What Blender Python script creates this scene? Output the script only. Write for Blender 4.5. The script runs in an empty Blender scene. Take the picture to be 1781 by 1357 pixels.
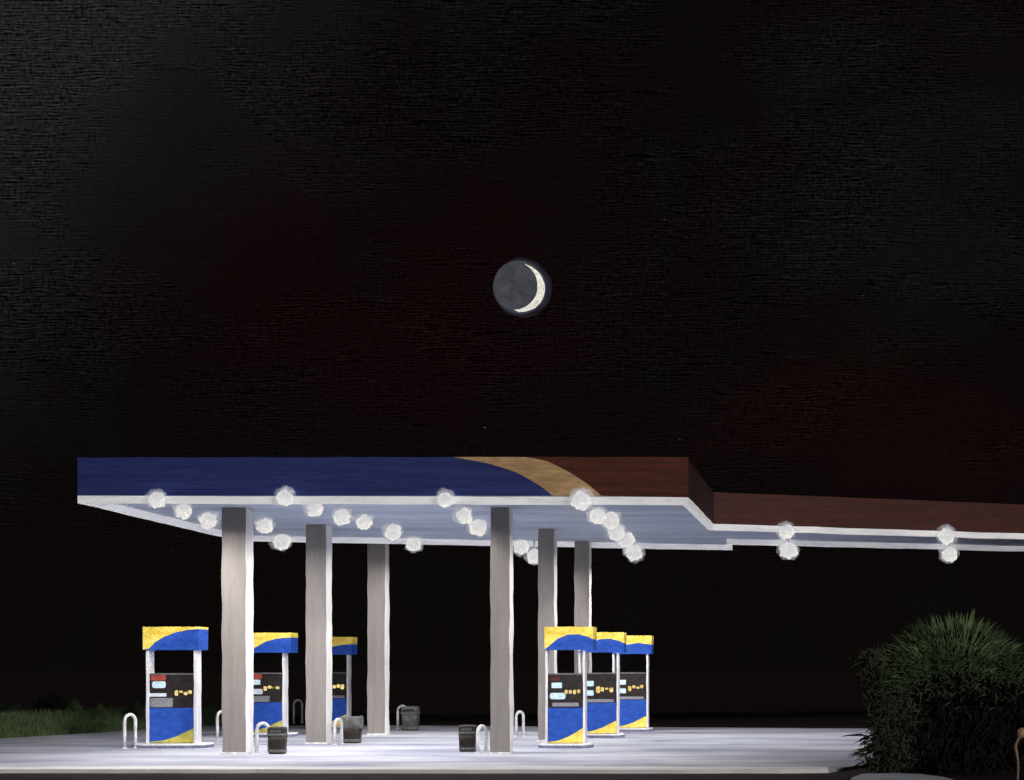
import bpy, bmesh, math, random
from mathutils import Vector, Matrix, noise

random.seed(7)
sc = bpy.context.scene
COL = sc.collection
F, CX, CY, EYE = 2988.0, 1400.0, 1164.0, 1.5      # focal length and principal point in photograph pixels, eye height in m


def at(px, py, Y):
    """photograph pixel + distance along the view -> point in the place"""
    return Vector(((px - CX) * Y / F, Y, EYE + (CY - py) * Y / F))


def ground_y(py, z=0.0):
    return (EYE - z) * F / (py - CY)


# ------------------------------------------------------------------ materials
def paint(name, c1, c2, scale=(1, 1, 1), rough=0.6, emit=0.0, detail=6, bump=0.15, fine=0.25, spec=0.3):
    """brushed paint: two tones mixed by stretched noise, plus a finer grain"""
    m = bpy.data.materials.new(name)
    m.use_nodes = True
    nt = m.node_tree
    N, L = nt.nodes, nt.links
    bs = N['Principled BSDF']
    bs.inputs['Roughness'].default_value = rough
    bs.inputs['Specular IOR Level'].default_value = spec
    tc = N.new('ShaderNodeTexCoord')
    mp = N.new('ShaderNodeMapping')
    mp.inputs['Scale'].default_value = scale
    L.new(tc.outputs['Object'], mp.inputs['Vector'])
    nz = N.new('ShaderNodeTexNoise')
    nz.inputs['Scale'].default_value = 1.0
    nz.inputs['Detail'].default_value = detail
    nz.inputs['Roughness'].default_value = 0.62
    nz.inputs['Distortion'].default_value = 0.4
    L.new(mp.outputs['Vector'], nz.inputs['Vector'])
    rp = N.new('ShaderNodeValToRGB')
    rp.color_ramp.elements[0].position = 0.34
    rp.color_ramp.elements[1].position = 0.68
    rp.color_ramp.elements[0].color = (*c1, 1)
    rp.color_ramp.elements[1].color = (*c2, 1)
    L.new(nz.outputs['Fac'], rp.inputs['Fac'])
    n2 = N.new('ShaderNodeTexNoise')
    n2.inputs['Scale'].default_value = 5.0
    n2.inputs['Detail'].default_value = 4
    L.new(mp.outputs['Vector'], n2.inputs['Vector'])
    mr = N.new('ShaderNodeMapRange')
    mr.inputs['From Min'].default_value = 0.3
    mr.inputs['From Max'].default_value = 0.7
    mr.inputs['To Min'].default_value = 1 - fine
    mr.inputs['To Max'].default_value = 1 + fine
    L.new(n2.outputs['Fac'], mr.inputs['Value'])
    mx = N.new('ShaderNodeVectorMath')
    mx.operation = 'SCALE'
    L.new(rp.outputs['Color'], mx.inputs[0])
    L.new(mr.outputs['Result'], mx.inputs['Scale'])
    L.new(mx.outputs['Vector'], bs.inputs['Base Color'])
    if emit:
        L.new(mx.outputs['Vector'], bs.inputs['Emission Color'])
        bs.inputs['Emission Strength'].default_value = emit
    if bump:
        bp = N.new('ShaderNodeBump')
        bp.inputs['Strength'].default_value = bump
        bp.inputs['Distance'].default_value = 0.02
        L.new(n2.outputs['Fac'], bp.inputs['Height'])
        L.new(bp.outputs['Normal'], bs.inputs['Normal'])
    return m


def glow(name, c1, c2, strength, scale=9.0):
    """self-luminous surface with an uneven tone"""
    m = bpy.data.materials.new(name)
    m.use_nodes = True
    nt = m.node_tree
    N, L = nt.nodes, nt.links
    N.remove(N['Principled BSDF'])
    tc = N.new('ShaderNodeTexCoord')
    nz = N.new('ShaderNodeTexNoise')
    nz.inputs['Scale'].default_value = scale
    nz.inputs['Detail'].default_value = 5
    nz.inputs['Distortion'].default_value = 1.2
    L.new(tc.outputs['Object'], nz.inputs['Vector'])
    rp = N.new('ShaderNodeValToRGB')
    rp.color_ramp.elements[0].position = 0.35
    rp.color_ramp.elements[1].position = 0.62
    rp.color_ramp.elements[0].color = (*c1, 1)
    rp.color_ramp.elements[1].color = (*c2, 1)
    L.new(nz.outputs['Fac'], rp.inputs['Fac'])
    em = N.new('ShaderNodeEmission')
    em.inputs['Strength'].default_value = strength
    L.new(rp.outputs['Color'], em.inputs['Color'])
    L.new(em.outputs[0], N['Material Output'].inputs['Surface'])
    return m


def haze(name, color, strength, density, power=1.0, scale=10.0):
    """translucent glowing shell that thins out towards its rim"""
    m = glow(name, tuple(c * 0.7 for c in color), color, strength, scale)
    nt = m.node_tree
    N, L = nt.nodes, nt.links
    em = [n for n in N if n.type == 'EMISSION'][0]
    tr = N.new('ShaderNodeBsdfTransparent')
    lw = N.new('ShaderNodeLayerWeight')
    lw.inputs['Blend'].default_value = 0.5
    inv = N.new('ShaderNodeMath'); inv.operation = 'SUBTRACT'
    inv.inputs[0].default_value = 1.0
    L.new(lw.outputs['Facing'], inv.inputs[1])
    pw = N.new('ShaderNodeMath'); pw.operation = 'POWER'
    L.new(inv.outputs[0], pw.inputs[0]); pw.inputs[1].default_value = power
    nz = [n for n in N if n.type == 'TEX_NOISE'][0]
    mr = N.new('ShaderNodeMapRange')
    mr.inputs['From Min'].default_value = 0.35
    mr.inputs['From Max'].default_value = 0.65
    mr.inputs['To Min'].default_value = 0.35
    mr.inputs['To Max'].default_value = 1.0
    L.new(nz.outputs['Fac'], mr.inputs['Value'])
    ml = N.new('ShaderNodeMath'); ml.operation = 'MULTIPLY'
    L.new(pw.outputs[0], ml.inputs[0]); L.new(mr.outputs['Result'], ml.inputs[1])
    m2 = N.new('ShaderNodeMath'); m2.operation = 'MULTIPLY'; m2.use_clamp = True
    L.new(ml.outputs[0], m2.inputs[0]); m2.inputs[1].default_value = density
    mix = N.new('ShaderNodeMixShader')
    L.new(m2.outputs[0], mix.inputs['Fac'])
    L.new(tr.outputs[0], mix.inputs[1]); L.new(em.outputs[0], mix.inputs[2])
    L.new(mix.outputs[0], N['Material Output'].inputs['Surface'])
    return m


M = {}
M['asphalt'] = paint('asphalt', (.026, .019, .020), (.048, .032, .031), (.5, 3, 1), .9, bump=.2, spec=.03)
M['concrete'] = paint('concrete', (.26, .275, .36), (.58, .60, .66), (.26, .75, 1), .8, detail=5, bump=0, fine=.10, spec=.05)
M['apron'] = paint('apron', (.66, .66, .70), (.86, .86, .86), (.3, 1.2, 1), .8, detail=4, bump=0, fine=.08, spec=.05)
M['kerb'] = paint('kerb_paint', (.84, .84, .86), (.95, .95, .96), (.8, 3, 8), .7, fine=.05)
M['soffit'] = paint('soffit_panel', (.33, .40, .53), (.52, .58, .70), (.25, 1.6, 1), .7, bump=.05, fine=.1)
M['rim'] = paint('rim_glow', (.62, .62, .66), (.86, .85, .84), (1.2, 1.2, 9), .6, emit=.40, fine=.10)  # emission added to keep the white rim evenly bright
M['fascia_blue'] = paint('fascia_blue', (.024, .033, .165), (.042, .060, .245), (.5, 1, 12), .5, fine=.25)
M['fascia_gold'] = paint('fascia_gold', (.46, .28, .14), (.68, .44, .225), (1.2, 1, 6), .55, fine=.2)
M['fascia_red'] = paint('fascia_red', (.070, .016, .010), (.125, .028, .015), (.5, 1, 10), .6, fine=.3)
M['fascia_maroon'] = paint('fascia_maroon', (.052, .010, .007), (.092, .017, .011), (.5, 1, 10), .6, fine=.3)
M['fascia_shaded'] = paint('fascia_shaded', (.042, .017, .018), (.070, .028, .029), (1, .6, 8), .6, fine=.3)  # shade of the fascia return painted in as a darker tone
M['roof'] = paint('roof_felt', (.02, .015, .015), (.03, .02, .02), (1, 1, 1), .9)
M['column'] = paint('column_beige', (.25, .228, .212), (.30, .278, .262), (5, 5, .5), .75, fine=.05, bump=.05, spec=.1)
M['column_side'] = paint('column_lit_side', (.74, .73, .71), (.92, .91, .90), (7, 7, 1.2), .6, fine=.06, bump=.05, spec=.1)  # strong light on the side faces painted in as a paler tone
M['pump_blue'] = paint('pump_blue', (.015, .058, .31), (.030, .100, .46), (5, 5, 9), .5, fine=.08, spec=.15, emit=.16, bump=.03)  # slight glow added so pumps beyond the lamps stay bright
M['pump_yellow'] = paint('pump_yellow', (.66, .47, .05), (.92, .74, .17), (5, 5, 7), .5, fine=.08, spec=.15, emit=.16, bump=.03)  # yellow carries the same added glow as the blue
M['pump_olive'] = paint('pump_olive', (.36, .35, .08), (.68, .61, .13), (5, 5, 10), .55, fine=.1)
M['pump_white'] = paint('pump_white', (.66, .67, .74), (.92, .91, .90), (8, 8, 2.5), .5, fine=.1)
M['pump_dark'] = paint('pump_dark', (.012, .009, .008), (.035, .028, .026), (6, 6, 6), .6, fine=.3)
M['pump_top'] = paint('pump_ledge', (.10, .10, .10), (.2, .2, .2), (8, 8, 8), .6)
M['keypad'] = paint('keypad_grey', (.20, .20, .23), (.34, .34, .38), (8, 8, 8), .6)
M['sticker'] = paint('sticker_red', (.32, .05, .035), (.5, .09, .06), (9, 9, 9), .6)
M['sticker_dim'] = paint('sticker_dim', (.08, .02, .02), (.12, .03, .03), (9, 9, 9), .6)
M['screen'] = paint('screen_blue', (.40, .58, .68), (.62, .78, .84), (9, 9, 9), .4, emit=.25)
M['slot'] = paint('slot_pale', (.55, .62, .72), (.7, .76, .84), (9, 9, 9), .4, emit=.15)
M['digits'] = glow('digit_yellow', (.75, .48, .08), (1.0, .86, .42), 1.0, 22)
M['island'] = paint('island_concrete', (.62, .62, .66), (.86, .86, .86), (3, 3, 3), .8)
M['island_shade'] = paint('island_shade', (.14, .15, .24), (.26, .28, .38), (3, 3, 3), .8)  # side shade of the kerb painted into its blue-grey colour
M['steel'] = paint('hoop_paint', (.42, .42, .46), (.86, .85, .85), (9, 9, 5), .45)
M['bin_brown'] = paint('bin_brown', (.014, .010, .008), (.04, .03, .024), (7, 7, 7), .5, fine=.3)
M['bin_grey'] = paint('bin_grey', (.05, .055, .052), (.11, .12, .11), (7, 7, 7), .5, fine=.3)
M['bin_lid'] = paint('bin_lid', (.07, .075, .07), (.16, .17, .16), (7, 7, 7), .5, fine=.3)
M['bin_bag'] = paint('bin_bag', (.05, .056, .052), (.17, .185, .175), (6, 6, 6), .4, fine=.3)
M['cap'] = paint('lamp_cap', (.35, .35, .38), (.5, .5, .52), (9, 9, 9), .5)
M['bulb'] = glow('bulb_glow', (.84, .80, .74), (1.0, .98, .93), 1.0, 7)
M['globe'] = haze('globe_halo', (.66, .66, .72), .85, 1.0, 1.7, 7)  # halo of light around each bulb, made as a translucent shell
M['moon_dark'] = glow('moon_dark', (.042, .043, .053), (.066, .067, .079), 1.0, .05)
M['moon_lit'] = glow('moon_lit', (.56, .54, .45), (.92, .89, .80), 1.0, .10)
M['moon_halo'] = haze('moon_halo', (.030, .030, .050), 1.0, .9, .8, .04)
M['grass'] = paint('grass_blade', (.056, .088, .044), (.10, .138, .062), (1.6, 1.6, 1.6), .8, bump=0, fine=.2, spec=.05)
M['grass_soil'] = paint('grass_soil', (.05, .08, .04), (.08, .12, .05), (2, 2, 2), .9, spec=.05)
M['leaf'] = paint('palm_leaf', (.066, .115, .054), (.18, .28, .115), (2.2, 2.2, 2.2), .7, bump=0, fine=.2, spec=.1)  # light on the top leaves painted in as a brighter green
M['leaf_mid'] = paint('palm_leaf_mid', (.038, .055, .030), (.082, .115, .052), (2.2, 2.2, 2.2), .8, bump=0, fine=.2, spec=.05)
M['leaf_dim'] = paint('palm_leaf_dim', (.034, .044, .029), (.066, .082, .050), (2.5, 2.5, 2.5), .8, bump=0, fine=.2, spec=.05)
M['shade_black'] = paint('palm_shade_black', (.009, .009, .011), (.016, .015, .016), (3, 3, 3), .9, bump=0, spec=.02)  # shade inside the bush painted near black; reused for stems and soil
M['shrub_dark'] = paint('shrub_dark', (.025, .035, .028), (.05, .065, .05), (2, 2, 2), .9, bump=0, spec=.03)
M['stalk'] = paint('dry_stalk', (.22, .15, .11), (.40, .28, .20), (9, 9, 9), .8)
M['seed'] = paint('seed_head', (.36, .24, .16), (.58, .40, .27), (12, 12, 12), .8)
M['stone'] = paint('pale_stone', (.55, .55, .57), (.75, .75, .76), (9, 9, 9), .8)


# ------------------------------------------------------------------ mesh helpers
class MB:
    def __init__(s):
        s.bm = bmesh.new()

    def poly(s, pts, mi=0):
        vs = [s.bm.verts.new(p) for p in pts]
        f = s.bm.faces.new(vs)
        f.material_index = mi
        return f

    def prism(s, pts, z0, z1, mi=0, side=None):
        """vertical prism over a plan outline; z may be a number or a function of (x, y)"""
        g = lambda z, p: z(p[0], p[1]) if callable(z) else z
        b = [s.bm.verts.new((p[0], p[1], g(z0, p))) for p in pts]
        t = [s.bm.verts.new((p[0], p[1], g(z1, p))) for p in pts]
        n = len(pts)
        f = s.bm.faces.new(t); f.material_index = mi
        f = s.bm.faces.new(b[::-1]); f.material_index = mi
        for i in range(n):
            f = s.bm.faces.new((b[i], b[(i + 1) % n], t[(i + 1) % n], t[i]))
            f.material_index = mi if side is None else side
        return s

    def slab(s, outline, y0, y1, mi=0):
        """outline in (x, z) extruded from y0 (front) to y1"""
        a = [s.bm.verts.new((p[0], y0, p[1])) for p in outline]
        b = [s.bm.verts.new((p[0], y1, p[1])) for p in outline]
        n = len(outline)
        for fv in (a, b[::-1]):
            f = s.bm.faces.new(fv); f.material_index = mi
        for i in range(n):
            f = s.bm.faces.new((a[(i + 1) % n], a[i], b[i], b[(i + 1) % n])); f.material_index = mi
        return s

    def box(s, x0, x1, y0, y1, z0, z1, mi=0):
        return s.prism([(x0, y0), (x1, y0), (x1, y1), (x0, y1)], z0, z1, mi)

    def tube(s, pts, rad, n=10, mi=0):
        pts = [Vector(p) for p in pts]
        rad = rad if isinstance(rad, (list, tuple)) else [rad] * len(pts)
        rings = []
        up = Vector((0.13, 0.31, 0.94))
        for i, p in enumerate(pts):
            d = (pts[min(i + 1, len(pts) - 1)] - pts[max(i - 1, 0)]).normalized()
            a = d.cross(up)
            if a.length < .2:
                a = d.cross(Vector((1, .1, 0)))
            a.normalize()
            b = d.cross(a)
            rings.append([s.bm.verts.new(p + rad[i] * (math.cos(2 * math.pi * k / n) * a + math.sin(2 * math.pi * k / n) * b)) for k in range(n)])
        for r0, r1 in zip(rings, rings[1:]):
            for k in range(n):
                f = s.bm.faces.new((r0[k], r0[(k + 1) % n], r1[(k + 1) % n], r1[k])); f.material_index = mi; f.smooth = True
        for r in (rings[0], rings[-1][::-1]):
            f = s.bm.faces.new(r); f.material_index = mi
        return s

    def ball(s, c, r, sub=3, rough=0.0, sc3=(1, 1, 1), seed=0, mi=0):
        q = bmesh.ops.create_icosphere(s.bm, subdivisions=sub, radius=1.0)
        for v in q['verts']:
            d = v.co.normalized()
            k = 1 + rough * noise.noise(d * 2.3 + Vector((seed * 3.1, seed, 0)))
            v.co = Vector(c) + Vector((d.x * sc3[0], d.y * sc3[1], d.z * sc3[2])) * r * k
            for f in v.link_faces:
                f.smooth = True; f.material_index = mi
        return s

    def lathe(s, prof, n=24, mi=0, smooth=True):
        rings = [[s.bm.verts.new((r * math.cos(2 * math.pi * k / n), r * math.sin(2 * math.pi * k / n), z)) for k in range(n)] for r, z in prof]
        for r0, r1 in zip(rings, rings[1:]):
            for k in range(n):
                f = s.bm.faces.new((r0[k], r0[(k + 1) % n], r1[(k + 1) % n], r1[k])); f.smooth = smooth; f.material_index = mi
        s.bm.faces.new(rings[0][::-1]); s.bm.faces.new(rings[-1])
        return s

    def wobble(s, step, amp, freq=2.0, seed=0.0):
        """cut long edges and let them wander a little, like hand-finished work"""
        for _ in range(7):
            es = [e for e in s.bm.edges if e.calc_length() > step]
            if not es:
                break
            bmesh.ops.subdivide_edges(s.bm, edges=es, cuts=1, use_grid_fill=True)
        o = Vector((seed * 7.3, seed * 1.9, seed))
        for v in s.bm.verts:
            v.co += amp * Vector((noise.noise(v.co * freq + o), 0.3 * noise.noise(v.co * freq + o + Vector((9, 3, 1))), noise.noise(v.co * freq + o + Vector((1, 8, 5)))))
        return s

    def bevel(s, w):
        bmesh.ops.bevel(s.bm, geom=[e for e in s.bm.edges if len(e.link_faces) == 2 and e.calc_face_angle(0) > .6], offset=w, segments=2, affect='EDGES', clamp_overlap=True)
        return s

    def build(s, name, mats, parent=None):
        bmesh.ops.recalc_face_normals(s.bm, faces=s.bm.faces[:])
        me = bpy.data.meshes.new(name)
        s.bm.to_mesh(me); s.bm.free()
        for m in (mats if isinstance(mats, (list, tuple)) else [mats]):
            me.materials.append(M[m])
        o = bpy.data.objects.new(name, me)
        COL.objects.link(o)
        if parent:
            o.parent = parent
        return o


def tag(o, label=None, cat=None, group=None, kind=None):
    if label: o['label'] = label
    if cat: o['category'] = cat
    if group: o['group'] = group
    if kind: o['kind'] = kind
    return o


def empty(name, loc, label, cat, group=None, rz=0.0):
    o = bpy.data.objects.new(name, None)
    o.empty_display_size = .2
    COL.objects.link(o)
    o.location = loc
    o.rotation_euler = (0, 0, rz)
    return tag(o, label, cat, group)


def copy_thing(o, loc, label, rz=None):
    c = o.copy(); COL.objects.link(c); c.location = loc
    if rz is not None: c.rotation_euler = (0, 0, rz)
    c['label'] = label
    for ch in list(o.children):
        d = ch.copy(); COL.objects.link(d); d.parent = c
        for g in list(ch.children):
            e = g.copy(); COL.objects.link(e); e.parent = d
    return c


# ------------------------------------------------------------------ the setting
def edge_line(pa, pb, n, amp, seed):
    out = []
    for i in range(n):
        t = i / n
        p = Vector(pa).lerp(Vector(pb), t)
        k = noise.noise(Vector((p.x * 1.3 + seed, p.y * .7, seed)))
        out.append((p.x, p.y + amp * k))
    return out


RZ = -0.05                                          # road level below the forecourt
g = MB()
g.poly([(-900, -40, RZ), (900, -40, RZ), (900, 2600, RZ), (-900, 2600, RZ)])
tag(g.build('road', 'asphalt'), kind='structure')

# forecourt outline (front edge towards the road, far edge behind the pumps)
FR0, FR1 = (-21.0, 25.85), (0.35, 25.62)
front = edge_line(FR0, FR1, 60, .10, 2.0)
right = edge_line(FR1, (1.75, 29.0), 6, .05, 4.0) + [(1.9, 34.0), (1.7, 43.2)]
back = edge_line((1.3, 43.4), (-10.4, 45.8), 24, .25, 6.0) + edge_line((-10.4, 45.7), (-15.9, 45.6), 14, .15, 3.0) + edge_line((-15.9, 45.6), (-16.55, 41.5), 8, .1, 7.0) + edge_line((-16.55, 41.5), (-17.4, 37.0), 8, .1, 7.0) + edge_line((-17.4, 37.0), (-21.0, 33.0), 8, .1, 7.0)
outline = front + right + back
s = MB(); s.prism(outline, RZ, 0.0)
tag(s.build('forecourt', 'concrete'), kind='structure')
# paler concrete apron along the road, lying a few millimetres proud
p = MB()
inner_e = [(x, y + .75 + .3 * noise.noise(Vector((x * .35, 3.3, 0))) + .12 * noise.noise(Vector((x * 1.9, 1.3, 0)))) for x, y in front + [FR1]]
p.prism(front + [FR1] + inner_e[::-1], -.01, .004)
tag(p.build('apron', 'apron'), kind='structure')
# white kerb along the road
k = MB()
kb = [(x, y - .004 - .156 * min(1, max(.02, (FR1[0] - x) / 1.6))) for x, y in front + [FR1]]
kt = [(x, y - .004) for x, y in front + [FR1]]
k.prism(kb + kt[::-1], RZ - .01, .010)
tag(k.build('kerb', 'kerb'), kind='structure')
# pale pavement on the near side, bottom right
p = MB()
pv = [at(1483, 1352, ground_y(1352, RZ + .03)), at(1500, 1346, ground_y(1346, RZ + .03)), at(1560, 1344.5, ground_y(1344.5, RZ + .03)), at(1600, 1346, ground_y(1346, RZ + .03)), at(1640, 1351, ground_y(1351, RZ + .03)), at(1668, 1359, ground_y(1359, RZ + .03)), at(1660, 1400, ground_y(1400, RZ + .03)), at(1440, 1400, ground_y(1400, RZ + .03))]
p.prism([(v.x, v.y) for v in pv][::-1], RZ - .01, RZ + .03)
tag(p.build('pavement', 'concrete'), kind='structure')


# ------------------------------------------------------------------ canopy
def sz(x, y):                                       # underside height, falling slightly towards the road
    return EYE + 2.83 + .010 * (y - 28.0)


def under(px, py, dz=0.0):
    """point of the underside plane (shifted by dz) seen at this pixel"""
    v = (CY - py) / F
    Y = (2.83 + dz - .28) / (v - .010)
    return at(px, py, Y)


P_FL, P_FR = under(135, 862), under(1197, 865)
P_IN = under(1241, 911)
P_XR = under(1900, 932)                            # extension runs on past the frame
P_XRR = under(1900, 962, -.12)
P_XB = under(1272, 947, -.12)
P_XR, P_XRR = P_IN + (P_XR - P_IN) * 2.3, P_XB + (P_XRR - P_XB) * 2.3
P_RR = under(1274, 957, -.12)
P_RL = under(415, 941, -.12)
plan = [P_FL, P_FR, P_IN, P_XR, P_XRR, P_XB, P_RR, P_RL]
plan2 = [(v.x, v.y) for v in plan]
FH = .635                                          # fascia height

canopy = empty('canopy', (-7.0, 34.0, 0), 'wide flat filling station canopy with blue, gold and dark red fascia over a pale underside', 'canopy')
canopy_inv = Matrix.Translation((-7.0, 34.0, 0)).inverted()


def cbuild(mb, name, mats, label=None):
    bmesh.ops.transform(mb.bm, matrix=canopy_inv, verts=mb.bm.verts[:])
    o = mb.build(name, mats, canopy)
    if label: o['label'] = label
    return o


def inset(pts, d):
    n = len(pts); out = []
    for i in range(n):
        a, b, c = Vector(pts[i - 1]), Vector(pts[i]), Vector(pts[(i + 1) % n])
        e1, e2 = (b - a).normalized(), (c - b).normalized()
        n1, n2 = Vector((-e1.y, e1.x)), Vector((-e2.y, e2.x))
        m_ = (n1 + n2)
        m_ = m_ / max(.3, m_.dot(n1))
        q = b + m_ * d
        out.append((q.x, q.y))
    return out


in1 = inset(plan2, .10)
in2 = inset(plan2, .34)
# soffit and roof deck
m = MB(); m.prism(inset(plan2, .02), sz, lambda x, y: sz(x, y) + .06)
cbuild(m, 'soffit', 'soffit')
m = MB(); m.prism(inset(plan2, .12), lambda x, y: sz(x, y) + FH - .12, lambda x, y: sz(x, y) + FH - .06)
cbuild(m, 'roof_deck', 'roof')
# white rim with added glow hanging under the whole outline, one ring of quads
m = MB()
n = len(plan2)
RD = .125
ring_o = [m.bm.verts.new((x, y, sz(x, y) - .002)) for x, y in plan2]
ring_ob = [m.bm.verts.new((x, y, sz(x, y) - RD)) for x, y in plan2]
ring_ib = [m.bm.verts.new((x, y, sz(x, y) - RD)) for x, y in in1]
ring_i = [m.bm.verts.new((x, y, sz(x, y) - .002)) for x, y in in1]
for i in range(n):
    j = (i + 1) % n
    for a, b in ((ring_o, ring_ob), (ring_ob, ring_ib), (ring_ib, ring_i), (ring_i, ring_o)):
        m.bm.faces.new((a[i], a[j], b[j], b[i]))
m.wobble(.5, .012, 1.4, 1)
cbuild(m, 'rim', 'rim', 'white rim with an added glow under the fascia')


# front fascia: three colour fields in one panel
def front_pt(px, py):
    """pixel -> point on the vertical plane of the front fascia"""
    d = P_FR - P_FL
    k = (px - CX) / F
    # P_FL.x + t d.x = k (P_FL.y + t d.y)
    t = (k * P_FL.y - P_FL.x) / (d.x - k * d.y)
    Y = P_FL.y + t * d.y
    return at(px, py, Y)


def curve(pts, n=7):
    out = []
    for (a, b) in zip(pts, pts[1:]):
        for i in range(n):
            t = i / n
            out.append((a[0] + (b[0] - a[0]) * t, a[1] + (b[1] - a[1]) * t))
    out.append(pts[-1])
    # soften corners
    for _ in range(3):
        out = [out[0]] + [((p[0] + 2 * q[0] + r[0]) / 4, (p[1] + 2 * q[1] + r[1]) / 4) for p, q, r in zip(out, out[1:], out[2:])] + [out[-1]]
    return out


def jag(pts, amp, seed):
    return [(x + amp * noise.noise(Vector((x * .04, y * .1, seed))), y + amp * noise.noise(Vector((x * .03, seed, y * .1)))) for x, y in pts]


c_bg = curve([(788, 795), (850, 806), (900, 822), (938, 844), (961, 862)])
c_gr = curve([(915, 795), (952, 802), (990, 821), (1022, 842), (1046, 862)])
top_l = jag([(135 + (788 - 135) * i / 24, 796 - 1.0 * i / 24) for i in range(24)], 1.0, 3)
bot_l = [(961 - (961 - 135) * i / 24, 862) for i in range(1, 25)]
blue = top_l + c_bg + bot_l
gold = c_bg + c_gr[::-1]
top_r = jag([(915 + (1197 - 915) * i / 12, 795) for i in range(1, 12)], .9, 5) + [(1197, 795)]
bot_r = [(1197, 865), (1120, 864)]
red = c_gr[::-1] + top_r + bot_r
m = MB()
for pl, mi in ((blue, 0), (gold, 1), (red, 2)):
    m.poly([front_pt(*q) for q in pl], mi)
bmesh.ops.remove_doubles(m.bm, verts=m.bm.verts[:], dist=.0005)
bmesh.ops.triangulate(m.bm, faces=m.bm.faces[:])
q = bmesh.ops.extrude_face_region(m.bm, geom=m.bm.faces[:])
for v in [e for e in q['geom'] if isinstance(e, bmesh.types.BMVert)]:
    v.co.y += .07
cbuild(m, 'fascia', ['fascia_blue', 'fascia_gold', 'fascia_red'], 'front fascia, blue with a curved gold stripe and a dark red end')


def fascia_strip(a, b, mat, label, off, seed):
    m = MB()
    a2, b2 = Vector((a.x, a.y)), Vector((b.x, b.y))
    nrm = Vector(((b2 - a2).y, -(b2 - a2).x)).normalized()      # outward for an anticlockwise outline
    pts = [(a2.x, a2.y), (b2.x, b2.y), (b2.x - nrm.x * .07, b2.y - nrm.y * .07), (a2.x - nrm.x * .07, a2.y - nrm.y * .07)]
    m.prism(pts, lambda x, y: sz(x, y) + .001, lambda x, y: sz(x, y) + FH + off)
    m.wobble(.8, .008, 1.0, seed)
    return cbuild(m, 'fascia', mat, label)


fascia_strip(P_FR + Vector((0, .075, 0)), P_IN, 'fascia_shaded', 'short shaded return of the fascia at the step', -.01, 2)
fascia_strip(P_IN, P_XR, 'fascia_maroon', 'long dark red fascia of the rear extension', -.01, 3)
fascia_strip(P_XR, P_XRR, 'fascia_shaded', None, -.02, 4)
fascia_strip(P_XRR, P_XB, 'fascia_shaded', None, -.03, 5)
fascia_strip(P_RR, P_RL, 'fascia_blue', None, -.03, 6)
fascia_strip(P_RL, P_FL + Vector((0, .075, 0)), 'fascia_blue', None, -.01, 7)

# ------------------------------------------------------------------ columns
cols = [  # left px, width m, distance, bottom wobble seed, label
    (386, .42, .42, 30.28, 'beige front column with a brightly lit side, nearest of the left three, by the black bin'),
    (532, .405, .42, 34.35, 'middle of the three left columns, hiding part of the second blue pump'),
    (639, .40, .40, 39.1, 'rearmost and thinnest of the three left columns, left of the grey bin'),
    (853, .335, .40, 30.28, 'beige front column of the right trio, standing alone right of a black bin'),
    (936, .33, .42, 35.6, 'column rising directly behind the front right pump'),
    (999, .34, .42, 39.4, 'rear right column, only its upper half seen above the yellow pump crowns'),
]
for i, (px, w, d, Y, lab) in enumerate(cols):
    x0 = (px - CX) * Y / F
    zt = sz(x0, Y) - .003
    root = empty('column', (x0 + w / 2, Y + d / 2, 0), lab, 'column', 'columns carrying the canopy')
    m = MB()
    m.box(-w / 2, w / 2, -d / 2, d / 2, 0, zt)
    m.bm.normal_update()
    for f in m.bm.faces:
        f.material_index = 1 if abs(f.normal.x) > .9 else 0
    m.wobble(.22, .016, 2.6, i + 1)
    for v in m.bm.verts:                      # keep ends seated
        if v.co.z < .03: v.co.z = 0.0
        if v.co.z > zt - .03: v.co.z = zt
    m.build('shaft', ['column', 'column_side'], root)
    m = MB()
    m.box(-w / 2 - .02, w / 2 + .02, -d / 2 - .02, d / 2 + .02, .001, .035)
    m.build('base_plate', 'island', root)

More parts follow.
